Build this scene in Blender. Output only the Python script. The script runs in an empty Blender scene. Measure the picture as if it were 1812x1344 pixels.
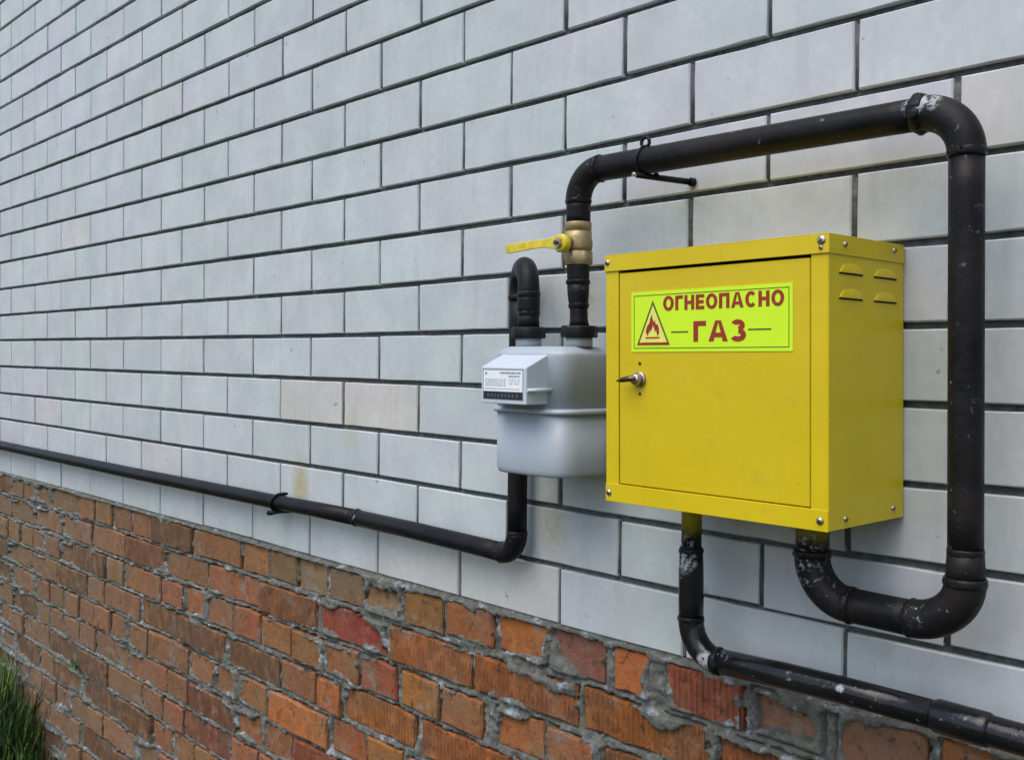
import bpy, math, random
import numpy as np
from mathutils import Vector, Matrix
S = bpy.context.scene
COL = S.collection
rnd = random.Random(7)
rng = np.random.default_rng(5)

# ---------------------------------------------------------------- camera
CF = Vector((-0.7343, 0.6785, -0.0203)).normalized()
CR = Vector((0.6785, 0.7345, 0.0095)); CR = (CR - CR.dot(CF) * CF).normalized()
CU = CR.cross(CF)
CP = Vector((0.5407, -1.212, -0.0481)); FPX = 1811.15
cd = bpy.data.cameras.new('camera'); cam = bpy.data.objects.new('camera', cd); COL.objects.link(cam)
M = Matrix((CR, CU, -CF)).transposed().to_4x4(); M.translation = CP
cam.matrix_world = M
cd.sensor_width = 36; cd.lens = 36 * FPX / 1812; cd.clip_start = 0.02; cd.clip_end = 400
S.camera = cam

# ---------------------------------------------------------------- light
SUN_EL, SUN_AZ = 60, 176            # azimuth from +Y towards +X
w = bpy.data.worlds.new("World"); S.world = w; w.use_nodes = True
nt = w.node_tree; bg = nt.nodes['Background']
sky = nt.nodes.new('ShaderNodeTexSky'); sky.sky_type = 'NISHITA'; sky.sun_disc = False
sky.sun_elevation = math.radians(SUN_EL); sky.sun_rotation = math.radians(SUN_AZ)
sky.air_density = 1.0; sky.dust_density = 3.0; sky.ozone_density = 1.0
nt.links.new(sky.outputs[0], bg.inputs[0]); bg.inputs[1].default_value = 0.13
sl = bpy.data.lights.new('sun', 'SUN'); sl.energy = 1.15; sl.angle = math.radians(60); sl.color = (1.0, 0.99, 0.985)
so = bpy.data.objects.new('sun', sl); COL.objects.link(so)
sd = Vector((math.sin(math.radians(SUN_AZ)) * math.cos(math.radians(SUN_EL)), math.cos(math.radians(SUN_AZ)) * math.cos(math.radians(SUN_EL)), math.sin(math.radians(SUN_EL))))
so.rotation_euler = sd.to_track_quat('Z', 'Y').to_euler()
so.location = sd * 8
S.render.engine = 'CYCLES'
S.view_settings.view_transform = 'Standard'; S.view_settings.look = 'None'
S.view_settings.gamma = 1; S.view_settings.use_curve_mapping = False
S.view_settings.exposure = 0.82

# ---------------------------------------------------------------- materials
class NT:
    def __init__(s, name):
        s.m = bpy.data.materials.new(name); s.m.use_nodes = True; s.t = s.m.node_tree
        s.b = s.t.nodes['Principled BSDF']; s.pos = None
    def n(s, typ, **kw):
        o = s.t.nodes.new(typ)
        for k, v in kw.items():
            if k.startswith('i_'):
                key = k[2:]; key = int(key) if key.isdigit() else key
                s.put(o.inputs[key], v)
            else: setattr(o, k, v)
        return o
    def put(s, sock, v):
        if hasattr(v, 'links') or isinstance(v, bpy.types.NodeSocket): s.t.links.new(v, sock)
        else:
            if sock.type == 'RGBA' and len(v) == 3: v = (*v, 1)
            sock.default_value = v
    def P(s):
        if s.pos is None: s.pos = s.n('ShaderNodeNewGeometry').outputs['Position']
        return s.pos
    def noise(s, scale, detail=4, rough=.55, vec=None, col=False, off=None):
        v = vec or s.P()
        if off is not None: v = s.n('ShaderNodeVectorMath', operation='ADD', i_0=v, i_1=off).outputs[0]
        o = s.n('ShaderNodeTexNoise'); s.put(o.inputs['Vector'], v)
        o.inputs['Scale'].default_value = scale; o.inputs['Detail'].default_value = detail; o.inputs['Roughness'].default_value = rough
        return o.outputs['Color' if col else 'Fac']
    def ramp(s, f, a, b, lo=0., hi=1.):
        o = s.n('ShaderNodeMapRange'); s.put(o.inputs[0], f); o.inputs[1].default_value = a; o.inputs[2].default_value = b
        o.inputs[3].default_value = lo; o.inputs[4].default_value = hi
        return o.outputs[0]
    def math(s, op, a, b=0.):
        return s.n('ShaderNodeMath', operation=op, i_0=a, i_1=b).outputs[0]
    def mix(s, f, a, b, mode='MIX'):
        o = s.n('ShaderNodeMix', data_type='RGBA', blend_type=mode)
        s.put(o.inputs[0], f); s.put(o.inputs[6], a); s.put(o.inputs[7], b)
        return o.outputs[2]
    def spot(s, c, r, sx=1., sz=1.):
        "soft round mask about a world point"
        d = s.n('ShaderNodeVectorMath', operation='SUBTRACT', i_0=s.P(), i_1=c).outputs[0]
        d = s.n('ShaderNodeVectorMath', operation='MULTIPLY', i_0=d, i_1=(1 / sx, 1, 1 / sz)).outputs[0]
        l = s.n('ShaderNodeVectorMath', operation='LENGTH', i_0=d).outputs['Value']
        return s.ramp(l, r, r * .25)
    def bump(s, h, strength=.3, dist=.001):
        o = s.n('ShaderNodeBump'); s.put(o.inputs['Height'], h); o.inputs['Strength'].default_value = strength; o.inputs['Distance'].default_value = dist
        s.t.links.new(o.outputs[0], s.b.inputs['Normal'])
    def set(s, col=None, rough=None, metal=None, spec=None):
        if col is not None: s.put(s.b.inputs['Base Color'], col)
        if rough is not None: s.put(s.b.inputs['Roughness'], rough)
        if metal is not None: s.put(s.b.inputs['Metallic'], metal)
        if spec is not None: s.put(s.b.inputs['Specular IOR Level'], spec)
        return s.m

def flat(name, col, rough=.5, metal=0., var=.12, sc=60, spec=.5):
    t = NT(name); f = t.noise(sc, 5)
    c = t.mix(t.ramp(f, .3, .7), [x * (1 - var) for x in col], [min(1, x * (1 + var)) for x in col])
    t.bump(f, .15, .0005)
    return t.set(c, rough, metal, spec)

def white_brick_mat(name, joined):
    t = NT(name)
    if joined: base = t.n('ShaderNodeAttribute', attribute_name='tint').outputs['Color']
    else: base = t.n('ShaderNodeObjectInfo').outputs['Color']
    f1 = t.noise(9, 5, .6); f2 = t.noise(70, 6, .65); f3 = t.noise(3.1, 4, .6, off=(5, 3, 1)); f4 = t.noise(420, 3, .7)
    c = t.mix(t.ramp(f1, .3, .7), base, (.80, .80, .83), 'MULTIPLY')
    c = t.mix(t.math('MULTIPLY', t.ramp(f3, .48, .72), .55), c, t.mix(1., c, (.97, .94, .90), 'MULTIPLY'))
    c = t.mix(t.ramp(f2, .35, .75, 0, .30), c, (.30, .31, .31))
    hue = t.noise(4.3, 2, .5, off=(2, 8, 5))
    c = t.mix(1., c, t.mix(t.ramp(hue, .38, .62), (.975, 1.01, .995), (1.015, .99, 1.015)), 'MULTIPLY')
    # faint grime runs and scuffs
    run = t.n('ShaderNodeVectorMath', operation='MULTIPLY', i_0=t.P(), i_1=(26, 1, 3.2)).outputs[0]
    fr = t.noise(1.0, 5, .6, vec=run)
    c = t.mix(t.ramp(fr, .55, .75, 0, .26), c, (.26, .26, .23))
    pit = t.ramp(t.noise(38, 2, .5, off=(9, 9, 9)), .71, .76)
    c = t.mix(t.math('MULTIPLY', pit, .6), c, (.17, .17, .16))
    for (p, r, sx, sz, k, colr) in STAINS_AND_PATCHES:
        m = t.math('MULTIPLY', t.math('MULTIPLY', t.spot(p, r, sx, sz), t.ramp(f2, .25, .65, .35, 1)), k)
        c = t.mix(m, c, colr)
    h = t.math('ADD', t.math('MULTIPLY', f2, .6), t.math('ADD', t.math('MULTIPLY', f4, .35), t.math('MULTIPLY', pit, -1.5)))
    t.bump(h, .35, .0008)
    return t.set(c, t.ramp(f2, .3, .7, .42, .62), spec=.5)
STAINS_AND_PATCHES = [((-1.47, 0, -.335), .055, .8, 1.5, .9, (.34, .27, .10)), ((-.60, 0, .055), .075, .6, 1.2, .75, (.27, .24, .12)),
          ((-.668, 0, -.32), .075, .6, 1.1, .7, (.28, .25, .12)), ((-1.27, 0, -.20), .06, .7, 1., .35, (.36, .31, .17)),
          ((-.20, 0, -.25), .12, 1.6, .5, .35, (.20, .20, .16)), ((-.06, 0, .20), .05, 1, 1, .3, (.30, .28, .22)),  # greyer patches under the cabinet and beside the top pipe run
          ((-.35, 0, .19), .05, 1.3, .6, .35, (.25, .24, .20))]
M_WB = white_brick_mat('silicate_brick', False); M_WBJ = white_brick_mat('silicate_brick_far', True)

t = NT('dark_mortar'); f = t.noise(90, 6, .7); g = t.noise(6, 3)
t.bump(f, .8, .003)
M_MORT = t.set(t.mix(t.ramp(f, .3, .7), (.030, .035, .038), t.mix(g, (.075, .085, .09), (.15, .16, .155))), .9)

def red_brick_mat(name, fluted, joined=False):
    t = NT(name)
    base = t.n('ShaderNodeAttribute', attribute_name='tint').outputs['Color'] if joined else t.n('ShaderNodeObjectInfo').outputs['Color']
    f1 = t.noise(22, 6, .65); f2 = t.noise(120, 5, .7); f3 = t.noise(7, 5, .6, off=(3, 7, 2)); f5 = t.noise(45, 6, .7, off=(1, 1, 8))
    c = t.mix(t.ramp(f1, .3, .72), base, t.mix(1., base, (.68, .62, .58), 'MULTIPLY'))
    c = t.mix(t.ramp(f5, .52, .62, 0, .5), c, t.mix(1., base, (1.25, 1.25, 1.2), 'MULTIPLY'))
    dust = t.math('MULTIPLY', t.ramp(f3, .42, .68), t.ramp(f2, .3, .6, .35, .85))
    c = t.mix(t.math('MULTIPLY', dust, .75), c, (.15, .12, .08))
    c = t.mix(t.ramp(t.noise(55, 6, .75, off=(8, 2, 4)), .55, .66, 0, .85), c, (.045, .032, .022))
    # wet mortar wiped over the faces
    c = t.mix(t.math('MULTIPLY', t.ramp(t.noise(13, 6, .7, off=(2, 9, 1)), .56, .64), .6), c, (.19, .185, .155))
    hh = t.math('ADD', t.math('MULTIPLY', f2, .8), t.math('MULTIPLY', f1, 1.2))
    if fluted:
        x = t.n('ShaderNodeSeparateXYZ', i_0=t.P()).outputs[0]
        wv = t.math('SINE', t.math('MULTIPLY', x, 2 * math.pi / .0105))
        wob = t.noise(30, 3, .5, off=(0, 4, 0))
        wv = t.math('MULTIPLY', wv, t.ramp(wob, .35, .55, .2, 1))
        hh = t.math('ADD', hh, t.math('MULTIPLY', wv, 1.1))
        c = t.mix(t.ramp(wv, -.2, -1., 0, .45), c, t.mix(1., base, (.42, .36, .32), 'MULTIPLY'))
    t.bump(hh, .95, .0032)
    return t.set(c, .88, spec=.3)
M_RB = red_brick_mat('red_brick_clay', False); M_RBF = red_brick_mat('fluted_red_brick_clay', True); M_RBJ = red_brick_mat('red_brick_clay_far', False, True)

t = NT('rough_cement_mortar'); f1 = t.noise(70, 7, .75); f2 = t.noise(9, 5, .6); f3 = t.noise(28, 5, .7, off=(4, 4, 4))
c = t.mix(t.ramp(f1, .3, .7), (.065, .067, .058), (.235, .24, .22))
c = t.mix(t.ramp(f2, .45, .65, 0, .6), c, (.13, .145, .105))
c = t.mix(t.ramp(f3, .55, .64, 0, .9), c, (.37, .40, .43))
c = t.mix(t.ramp(t.noise(40, 6, .7, off=(7, 1, 1)), .62, .7, 0, .8), c, (.03, .032, .03))
c = t.mix(t.ramp(t.noise(17, 4, .6, off=(7, 6, 1)), .60, .68, 0, .5), c, (.06, .09, .04))
t.bump(t.math('ADD', f1, t.math('MULTIPLY', f3, .8)), 1., .007)
M_CEM = t.set(c, .95, spec=.2)

def pipe_mat(name, rough, rust=0., scuffs_and_glints=(), over=None, lump=.6, spec=.13):
    t = NT(name)
    f1 = t.noise(14, 6, .65); f2 = t.noise(85, 5, .65); f3 = t.noise(160, 3, .7)
    c = t.mix(t.ramp(f1, .35, .7), (.0045, .005, .0065), (.012, .0125, .014))
    if rust: c = t.mix(t.ramp(t.noise(9, 6, .7, off=(2, 2, 2)), .42, .62, 0, rust), c, (.026, .019, .016))
    c = t.mix(t.ramp(f2, .68, .76, 0, .35), c, (.06, .06, .065))
    r = t.ramp(f1, .3, .7, rough * .75, rough * 1.3)
    if over:      # yellow overspray on the stub under the cabinet
        z = t.n('ShaderNodeSeparateXYZ', i_0=t.P()).outputs[2]
        zz = t.math('ADD', z, t.math('MULTIPLY', t.math('SUBTRACT', t.noise(60, 5, .7), .5), .028))
        c = t.mix(t.ramp(zz, over - .012, over + .016, 0, .92), c, (.30, .25, .012))
    for (p, rr, thr) in scuffs_and_glints:  # chipped paint; on the thin glossy pipe mostly painted-in highlights
        m = t.math('MULTIPLY', t.ramp(t.math('ADD', t.spot(p, rr), t.math('MULTIPLY', t.noise(60, 5, .7, off=(2, 2, 5)), 1.2)), .75, 1.15), t.ramp(t.noise(130, 6, .8, off=(1, 5, 3)), thr + .06, thr + .13))
        c = t.mix(m, c, t.mix(t.noise(40, 3), (.13, .135, .14), (.50, .53, .56))); r = t.mix(m, r, (.55, .55, .55)) if False else r
    t.bump(t.math('ADD', t.math('MULTIPLY', f1, 1.3), t.math('MULTIPLY', f2, .35)), lump, .0022)
    return t.set(c, r, spec=spec)
Yb = -.10
M_PIPE = pipe_mat('black_pipe_paint', .40, .38, [((-.005, Yb, .245), .02, .40), ((.012, Yb, .247), .019, .40), ((.05, Yb, .188), .02, .55),
        ((-.132, Yb, -.278), .028, .47), ((-.128, Yb, -.305), .022, .48), ((-.098, Yb, -.335), .022, .55), ((.006, Yb, -.335), .024, .52), ((-.495, Yb, .245), .014, .6)])
M_STUB = pipe_mat('oversprayed_stub_paint', .36, .75, [((-.132, Yb, -.278), .028, .47)], over=-.2600)
M_PIPE_S = pipe_mat('black_glossy_pipe_paint', .15, .1, [((-.325, -.088, -.322), .024, .42), ((-.325, -.088, -.30), .018, .46), ((-.288, -.088, -.452), .017, .36),
        ((.05, -.09, -.444), .024, .56), ((.095, -.085, -.435), .02, .6), ((-.09, -.088, -.44), .008, .35)], spec=.32)  # pale spots here mostly paint glossy highlights into the colour
M_STUB_S = pipe_mat('oversprayed_thin_stub_paint', .3, .1, [((-.325, -.088, -.30), .018, .46)], over=-.280)  # its pale spot is a highlight put into the colour
M_PIPE_L = pipe_mat('black_wall_pipe_paint', .40, .12, [((-1.195, -.045, -.37), .012, .45), ((-.762, -.048, -.374), .014, .55)], lump=.5)
M_WELD = pipe_mat('weld_bead_paint', .26, .3, lump=1.)

def yellow_mat(name, k=1.):
    t = NT(name); f1 = t.noise(5, 4, .5); f2 = t.noise(120, 4, .6); f3 = t.noise(24, 6, .7, off=(3, 3, 9))
    c = t.mix(t.ramp(f1, .3, .7), (.53 * k, .405 * k, .003 * k), (.57 * k, .435 * k, .005 * k))
    c = t.mix(t.ramp(f3, .60, .74, 0, .28), c, (.30, .24, .03))
    c = t.mix(t.ramp(t.noise(75, 5, .7, off=(6, 1, 2)), .70, .74, 0, .55), c, (.16, .12, .04))
    run = t.n('ShaderNodeVectorMath', operation='MULTIPLY', i_0=t.P(), i_1=(70, 30, 3.5)).outputs[0]
    c = t.mix(t.ramp(t.noise(1., 5, .65, vec=run), .58, .8, 0, .18), c, (.27, .23, .06))
    c = t.mix(t.ramp(t.noise(210, 2, .5, off=(4, 4, 1)), .76, .80, 0, .7), c, (.12, .085, .03))
    t.bump(t.math('ADD', t.math('MULTIPLY', f2, .02), f1), .5, .008)
    return t.set(c, t.ramp(f3, .3, .7, .32, .46), spec=.35)
M_YEL = yellow_mat('yellow_cabinet_paint'); M_YELD = yellow_mat('yellow_door_paint', .97)
M_HAND = flat('yellow_handle_paint', (.55, .44, .02), .4, var=.25, sc=90)
M_BRASS = flat('brass', (.30, .235, .12), .5, .5, .25, 80)
M_STEEL = flat('zinc_steel', (.42, .38, .34), .38, 1., .15)
M_DKSTEEL = flat('dark_steel', (.10, .07, .06), .28, .9, .3)
M_BLACK = flat('black_shade', (.006, .006, .006), .9)  # shade colour for the door gap and louvre openings
M_METER = flat('grey_meter_paint', (.315, .36, .405), .42, 0, .05, 12)
M_REG = flat('register_plastic', (.44, .50, .56), .38, 0, .04, 25)
M_WHT = flat('meter_label_paper', (.70, .74, .76), .3, 0, .04)
M_INK = flat('meter_ink', (.010, .012, .016), .5)
M_INKD = flat('meter_digit_grey', (.07, .075, .08), .5)
M_INKG = flat('meter_grey_ink', (.22, .25, .28), .4)
M_LIME = flat('lime_sign_film', (.52, .77, .006), .5, 0, .04, 8)
M_OCHRE = flat('pale_yellow_print', (.66, .66, .12), .4, 0, .05)
M_LEAF = flat('weed_leaf', (.045, .13, .03), .5, var=.3)
M_RED = flat('dark_red_print', (.25, .016, .004), .45, 0, .25, 150)
M_OLIVE = flat('dark_olive_print', (.06, .075, .008), .45, 0, .3, 120)

# ---------------------------------------------------------------- mesh helpers
class MB:
    def __init__(s): s.v = []; s.f = []; s.sm = []
    def add(s, vs, fs, smooth=False):
        o = len(s.v); s.v += [tuple(p) for p in vs]; s.f += [tuple(i + o for i in f) for f in fs]; s.sm += [smooth] * len(fs); return s
    def box(s, x0, x1, y0, y1, z0, z1, bev=0.):
        if bev <= 0:
            v = [(x, y, z) for x in (x0, x1) for y in (y0, y1) for z in (z0, z1)]
            return s.add(v, [(0, 1, 3, 2), (4, 6, 7, 5), (0, 4, 5, 1), (2, 3, 7, 6), (0, 2, 6, 4), (1, 5, 7, 3)])
        # every edge chamfered
        b = bev; V = []; idx = {}
        X = (x0, x1); Y = (y0, y1); Z = (z0, z1)
        for i in (0, 1):
            for j in (0, 1):
                for k in (0, 1):
                    sx, sy, sz = (1, -1)[i] * b, (1, -1)[j] * b, (1, -1)[k] * b
                    for a in range(3):
                        p = [X[i] + sx, Y[j] + sy, Z[k] + sz]; p[a] = (X[i], Y[j], Z[k])[a]
                        idx[i, j, k, a] = len(V); V.append(p)
        F = []
        for a in range(3):
            o = [q for q in range(3) if q != a]
            for e in (0, 1):
                q = []
                for (m, n) in ((0, 0), (1, 0), (1, 1), (0, 1)):
                    c = [0, 0, 0]; c[a] = e; c[o[0]] = m; c[o[1]] = n; q.append(idx[(*c, a)])
                flip = (e == 1) == (a == 1)
                F.append(q[::-1] if flip else q)
            for m in (0, 1):
                for n in (0, 1):
                    q = []
                    for e, aa in ((0, o[0]), (1, o[0]), (1, o[1]), (0, o[1])):
                        c = [0, 0, 0]; c[a] = e; c[o[0]] = m; c[o[1]] = n; q.append(idx[(*c, aa)])
                    F.append(q)
        for i in (0, 1):
            for j in (0, 1):
                for k in (0, 1): F.append([idx[i, j, k, a] for a in range(3)])
        return s.add(V, F)
    def tube(s, path, r, seg=28, cap=True, smooth=True):
        path = [Vector(p) for p in path]; n = len(path)
        rr = r if isinstance(r, (list, tuple)) else [r] * n
        T = []
        for i in range(n):
            a = path[max(0, i - 1)]; b = path[min(n - 1, i + 1)]; d = (b - a)
            T.append(d.normalized() if d.length > 1e-9 else T[-1])
        up = Vector((0, 1, 0)) if abs(T[0].y) < .9 else Vector((1, 0, 0))
        u = (up - up.dot(T[0]) * T[0]).normalized(); V = []
        for i in range(n):
            u = (u - u.dot(T[i]) * T[i]).normalized(); w_ = T[i].cross(u)
            for k in range(seg):
                a = 2 * math.pi * k / seg; rad = rr[i](a) if callable(rr[i]) else rr[i]
                V.append(path[i] + rad * (math.cos(a) * u + math.sin(a) * w_))
        F = [(i * seg + k, i * seg + (k + 1) % seg, (i + 1) * seg + (k + 1) % seg, (i + 1) * seg + k) for i in range(n - 1) for k in range(seg)]
        s.add(V, F, smooth)
        if cap:
            o = len(s.v) - len(V); s.f.append(tuple(o + k for k in range(seg))[::-1]); s.f.append(tuple(o + (n - 1) * seg + k for k in range(seg))); s.sm += [False, False]
        return s
    def build(s, name, mat, parent=None, fn=None, autosm=False):
        me = bpy.data.meshes.new(name)
        vs = [fn(*p) for p in s.v] if fn else s.v
        o0 = Vector(parent['_w']) if parent is not None and '_w' in parent else Vector((0, 0, 0))
        vs = [(p[0] - o0.x, p[1] - o0.y, p[2] - o0.z) for p in vs]
        me.from_pydata(vs, [], s.f); me.polygons.foreach_set('use_smooth', s.sm)
        me.materials.append(mat); me.validate(); me.update()
        import bmesh as _b
        bm = _b.new(); bm.from_mesh(me); _b.ops.recalc_face_normals(bm, faces=bm.faces); bm.to_mesh(me); bm.free()
        ob = bpy.data.objects.new(name, me); COL.objects.link(ob)
        if parent is not None: ob.parent = parent
        ob['_w'] = list(o0)
        return ob

def root(name, loc, label, cat, group=None):
    o = bpy.data.objects.new(name, None); COL.objects.link(o); o.location = loc; o.empty_display_size = .05
    o['label'] = label; o['category'] = cat; o['_w'] = list(loc)
    if group: o['group'] = group
    return o

def poly(mb, pts, y0, y1):
    "outline in x,z extruded from y0 (front) to y1"
    n = len(pts); v = [(x, y0, z) for x, z in pts] + [(x, y1, z) for x, z in pts]
    mb.add(v, [tuple(range(n)), tuple(range(n, 2 * n))[::-1]] + [(i, (i + 1) % n, n + (i + 1) % n, n + i) for i in range(n)])

def line(p, q, n=2):
    p, q = Vector(p), Vector(q); return [p.lerp(q, i / (n - 1)) for i in range(n)]

def arc(p, c, q, n=10):
    "quarter turn from p to q whose straight legs meet at c"
    p, c, q = Vector(p), Vector(c), Vector(q); cc = p + q - c; out = []
    for i in range(n + 1):
        a = i / n * math.pi / 2
        out.append(cc + math.sin(a) * (q - cc) + math.cos(a) * (p - cc))
    return out

def weld(parent, p, d, r, h=.0022, wdt=.0035, mat=None):
    p = Vector(p); d = Vector(d).normalized(); ph = rnd.random() * 6
    def rad(k):
        amp = h * (1 - (k / 2.) ** 2)
        return lambda a: r + amp * (.55 + .3 * math.sin(9 * a + ph + k) + .25 * math.sin(17 * a + 2 * ph) + .2 * math.sin(4 * a + ph * 3)) + .0002
    path = [p + d * (wdt * k / 2.) for k in (-2, -1, 0, 1, 2)]
    return MB().tube(path, [rad(k) for k in (-2, -1, 0, 1, 2)], 48).build('weld_seam', mat or M_WELD, parent)

def vnoise(x, y, cell, seed, octv=4, gain=.55):
    out = np.zeros_like(x); amp = 1; tot = 0
    for o in range(octv):
        r = np.random.default_rng(seed + o); G = r.random((256, 256))
        u = x / cell; v = y / cell; i = np.floor(u).astype(int); j = np.floor(v).astype(int)
        fu = u - i; fv = v - j; fu = fu * fu * (3 - 2 * fu); fv = fv * fv * (3 - 2 * fv)
        a = G[i % 256, j % 256]; b = G[(i + 1) % 256, j % 256]; c = G[i % 256, (j + 1) % 256]; d = G[(i + 1) % 256, (j + 1) % 256]
        out += amp * ((a * (1 - fu) + b * fu) * (1 - fv) + (c * (1 - fu) + d * fu) * fv); tot += amp
        amp *= gain; cell /= 2.03
    return out / tot

def shown(x0, x1, z0, z1):
    "how large a wall rectangle shows in the photograph (px^2), for choosing which bricks are single objects"
    P = []
    for x, z in ((x0, z0), (x1, z0), (x1, z1), (x0, z1)):
        d = Vector((x, 0, z)) - CP; zz = d.dot(CF)
        if zz < .05: return 0
        P.append((906 + FPX * d.dot(CR) / zz, 672 - FPX * d.dot(CU) / zz))
    if max(p[0] for p in P) < 0 or min(p[0] for p in P) > 1812 or max(p[1] for p in P) < 0 or min(p[1] for p in P) > 1344: return 0
    return abs(sum(P[i][0] * P[(i + 1) % 4][1] - P[(i + 1) % 4][0] * P[i][1] for i in range(4))) / 2

# ---------------------------------------------------------------- ground
GZ = -1.56
t = NT('soil_and_turf'); f = t.noise(3, 6, .7); g = t.noise(40, 6, .7)
t.bump(g, .8, .02)
M_SOIL = t.set(t.mix(t.ramp(f, .35, .65), t.mix(g, (.03, .024, .016), (.07, .055, .035)), t.mix(g, (.018, .035, .012), (.045, .07, .02))), .95)
gx = np.concatenate([[-150, -60, -20], np.linspace(-9, 5, 80), [20, 60, 150]]); gy = np.concatenate([[-150, -60, -20, -8], np.linspace(-4, .3, 40), [20, 60, 150]])
GX, GY = np.meshgrid(gx, gy, indexing='ij'); H = GZ + (vnoise(GX, GY, .5, 11) - .5) * .05
mb = MB(); ny = len(gy)
mb.add([(a, b, c) for a, b, c in zip(GX.ravel(), GY.ravel(), H.ravel())], [(i * ny + j, (i + 1) * ny + j, (i + 1) * ny + j + 1, i * ny + j + 1) for i in range(len(gx) - 1) for j in range(ny - 1)], True)
go = mb.build('ground', M_SOIL); go['kind'] = 'structure'

# ---------------------------------------------------------------- white silicate brick wall
WZ0 = -.5                                  # root height
X0, X1 = -7.28, 1.95
wall = root('brick_wall', (-2.6, .1, -.492), 'pale grey silicate brick wall with dark recessed joints above the red plinth', 'wall')
DZ = {7: [(-3.64, .0012), (-1.31, .0017)], 6: [(-3.64, .0064), (-1.31, .0031)], 5: [(-3.64, .003), (-1.31, 0)], 4: [(-3.64, .007), (-1.31, -.0018), (-.64, -.003), (-.4, .0006)],
      3: [(-3.64, .0044), (-1.31, -.0032), (-.4, -.0003), (-.22, .0012)], 2: [(-3.64, .0017), (-1.31, -.0035), (-.4, -.0014), (.08, .0017)], 1: [(-3.64, .0011), (-1.31, -.0039), (-.87, .0001), (-.05, .0009), (.08, .0022)],
      0: [(-3.64, .0046), (-1.31, -.0015), (-.87, .0007), (-.05, -.0024), (.08, -.0025)], -1: [(-3.64, .0038), (-1.31, .0021), (-.05, -.0016), (.08, 0)], -2: [(-3.64, .0006), (-1.31, .0002), (-.05, -.0023), (.08, .0031)],
      -3: [(-3.64, .0017), (-1.31, .0042), (-.54, -.0006), (-.26, -.0038), (.04, .0013)], -4: [(-3.64, .001), (-.74, .0005), (-.54, -.0003), (-.26, .0041), (-.125, -.0007), (.09, .0023)],
      -5: [(-3.64, -.0073), (-2.73, -.0025), (-2.21, -.0032), (-1.7, .0007), (-1.43, -.0022), (-.9, -.0009), (-.65, -.0021), (.1, -.001)]}
def rowz(n, x):
    if n in DZ:
        a = DZ[n]; return n * .098 + float(np.interp(x, [q[0] for q in a], [q[1] for q in a]))
    return n * .098 + .0015 * math.sin(x * 1.7 + n * 2.1)
NV = 14; TJ = .0090; VJ = .0080
def wb_verts(vr, seed):
    # unit-ish brick, front chamfer slightly uneven; local box -0.5..0.5 in x,z
    b = .0011
    q = random.Random(seed)
    def j(a): return (q.random() - .5) * a
    return b, [(j(.0006), j(.0004)) for _ in range(4)]
def brick_mesh(L, Hh, D, seed, sub=3, chip=0.):
    "a brick of length L, height Hh, front at y=0 going back D; chamfered uneven front edge"
    q = random.Random(seed); b = .0012
    ring = []
    nx, nz = sub * 2, sub
    for i in range(nx): ring.append((-L / 2 + L * i / nx, -Hh / 2))
    for i in range(nz): ring.append((L / 2, -Hh / 2 + Hh * i / nz))
    for i in range(nx): ring.append((L / 2 - L * i / nx, Hh / 2))
    for i in range(nz): ring.append((-L / 2, Hh / 2 - Hh * i / nz))
    out = []; inn = []
    for (x, z) in ring:
        jx, jz = (q.random() - .5) * (.0006 + chip), (q.random() - .5) * (.0006 + chip)
        x2, z2 = x + (jx if abs(abs(x) - L / 2) < 1e-6 else 0), z + (jz if abs(abs(z) - Hh / 2) < 1e-6 else 0)
        out.append((x2, b * (1 + q.random() * (1 + chip * 900)), z2))
        kk = b * (1.1 + q.random() * (.4 + chip * 700))
        inn.append((x2 - math.copysign(kk, x2) if abs(abs(x) - L / 2) < 1e-6 else x2, 0, z2 - math.copysign(kk, z2) if abs(abs(z) - Hh / 2) < 1e-6 else z2))
    back = [(x, D, z) for (x, _, z) in out]; n = len(ring)
    v = inn + out + back
    f = [tuple(range(n))] + [(i, n + i, n + (i + 1) % n, (i + 1) % n) for i in range(n)] + [(n + i, 2 * n + i, 2 * n + (i + 1) % n, n + (i + 1) % n) for i in range(n)]
    return v, f
def mk_mesh(name, v, f, mat):
    me = bpy.data.meshes.new(name); me.from_pydata(v, [], f); me.materials.append(mat); me.update(); return me
WM = [brick_mesh(.26 - VJ, .098 - TJ, .03, 100 + k, 3, .0004) for k in range(NV)]
WME = [mk_mesh('brick', v, f, M_WB) for v, f in WM]
bricks = []
for n in range(-5, 24):
    odd = n % 2 != 0
    for k in range(-8, 60):
        i0 = 2 * k + (1 if odd else 0)              # joints at -0.13*i
        xa, xb = -.13 * (i0 + 2), -.13 * i0
        if n <= -3 and i0 == 1 : xb -= .004
        if n <= -3 and i0 + 2 == 1: xa -= .004
        if n <= -1 and i0 == 6: xb += .002
        if xa < X0 or xb > X1: continue
        xc = (xa + xb) / 2 + (rnd.random() - .5) * .0024
        zl, zh = rowz(n, xc), rowz(n + 1, xc)
        slope = (rowz(n, xb) + rowz(n + 1, xb) - rowz(n, xa) - rowz(n + 1, xa)) / 2 / (xb - xa)
        bricks.append((shown(xa, xb, zl, zh), xc, (zl + zh) / 2, (zh - zl - TJ) / (.098 - TJ), -math.atan(slope), (xa, xb, n)))
bricks.sort(key=lambda b: -b[0])
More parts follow.
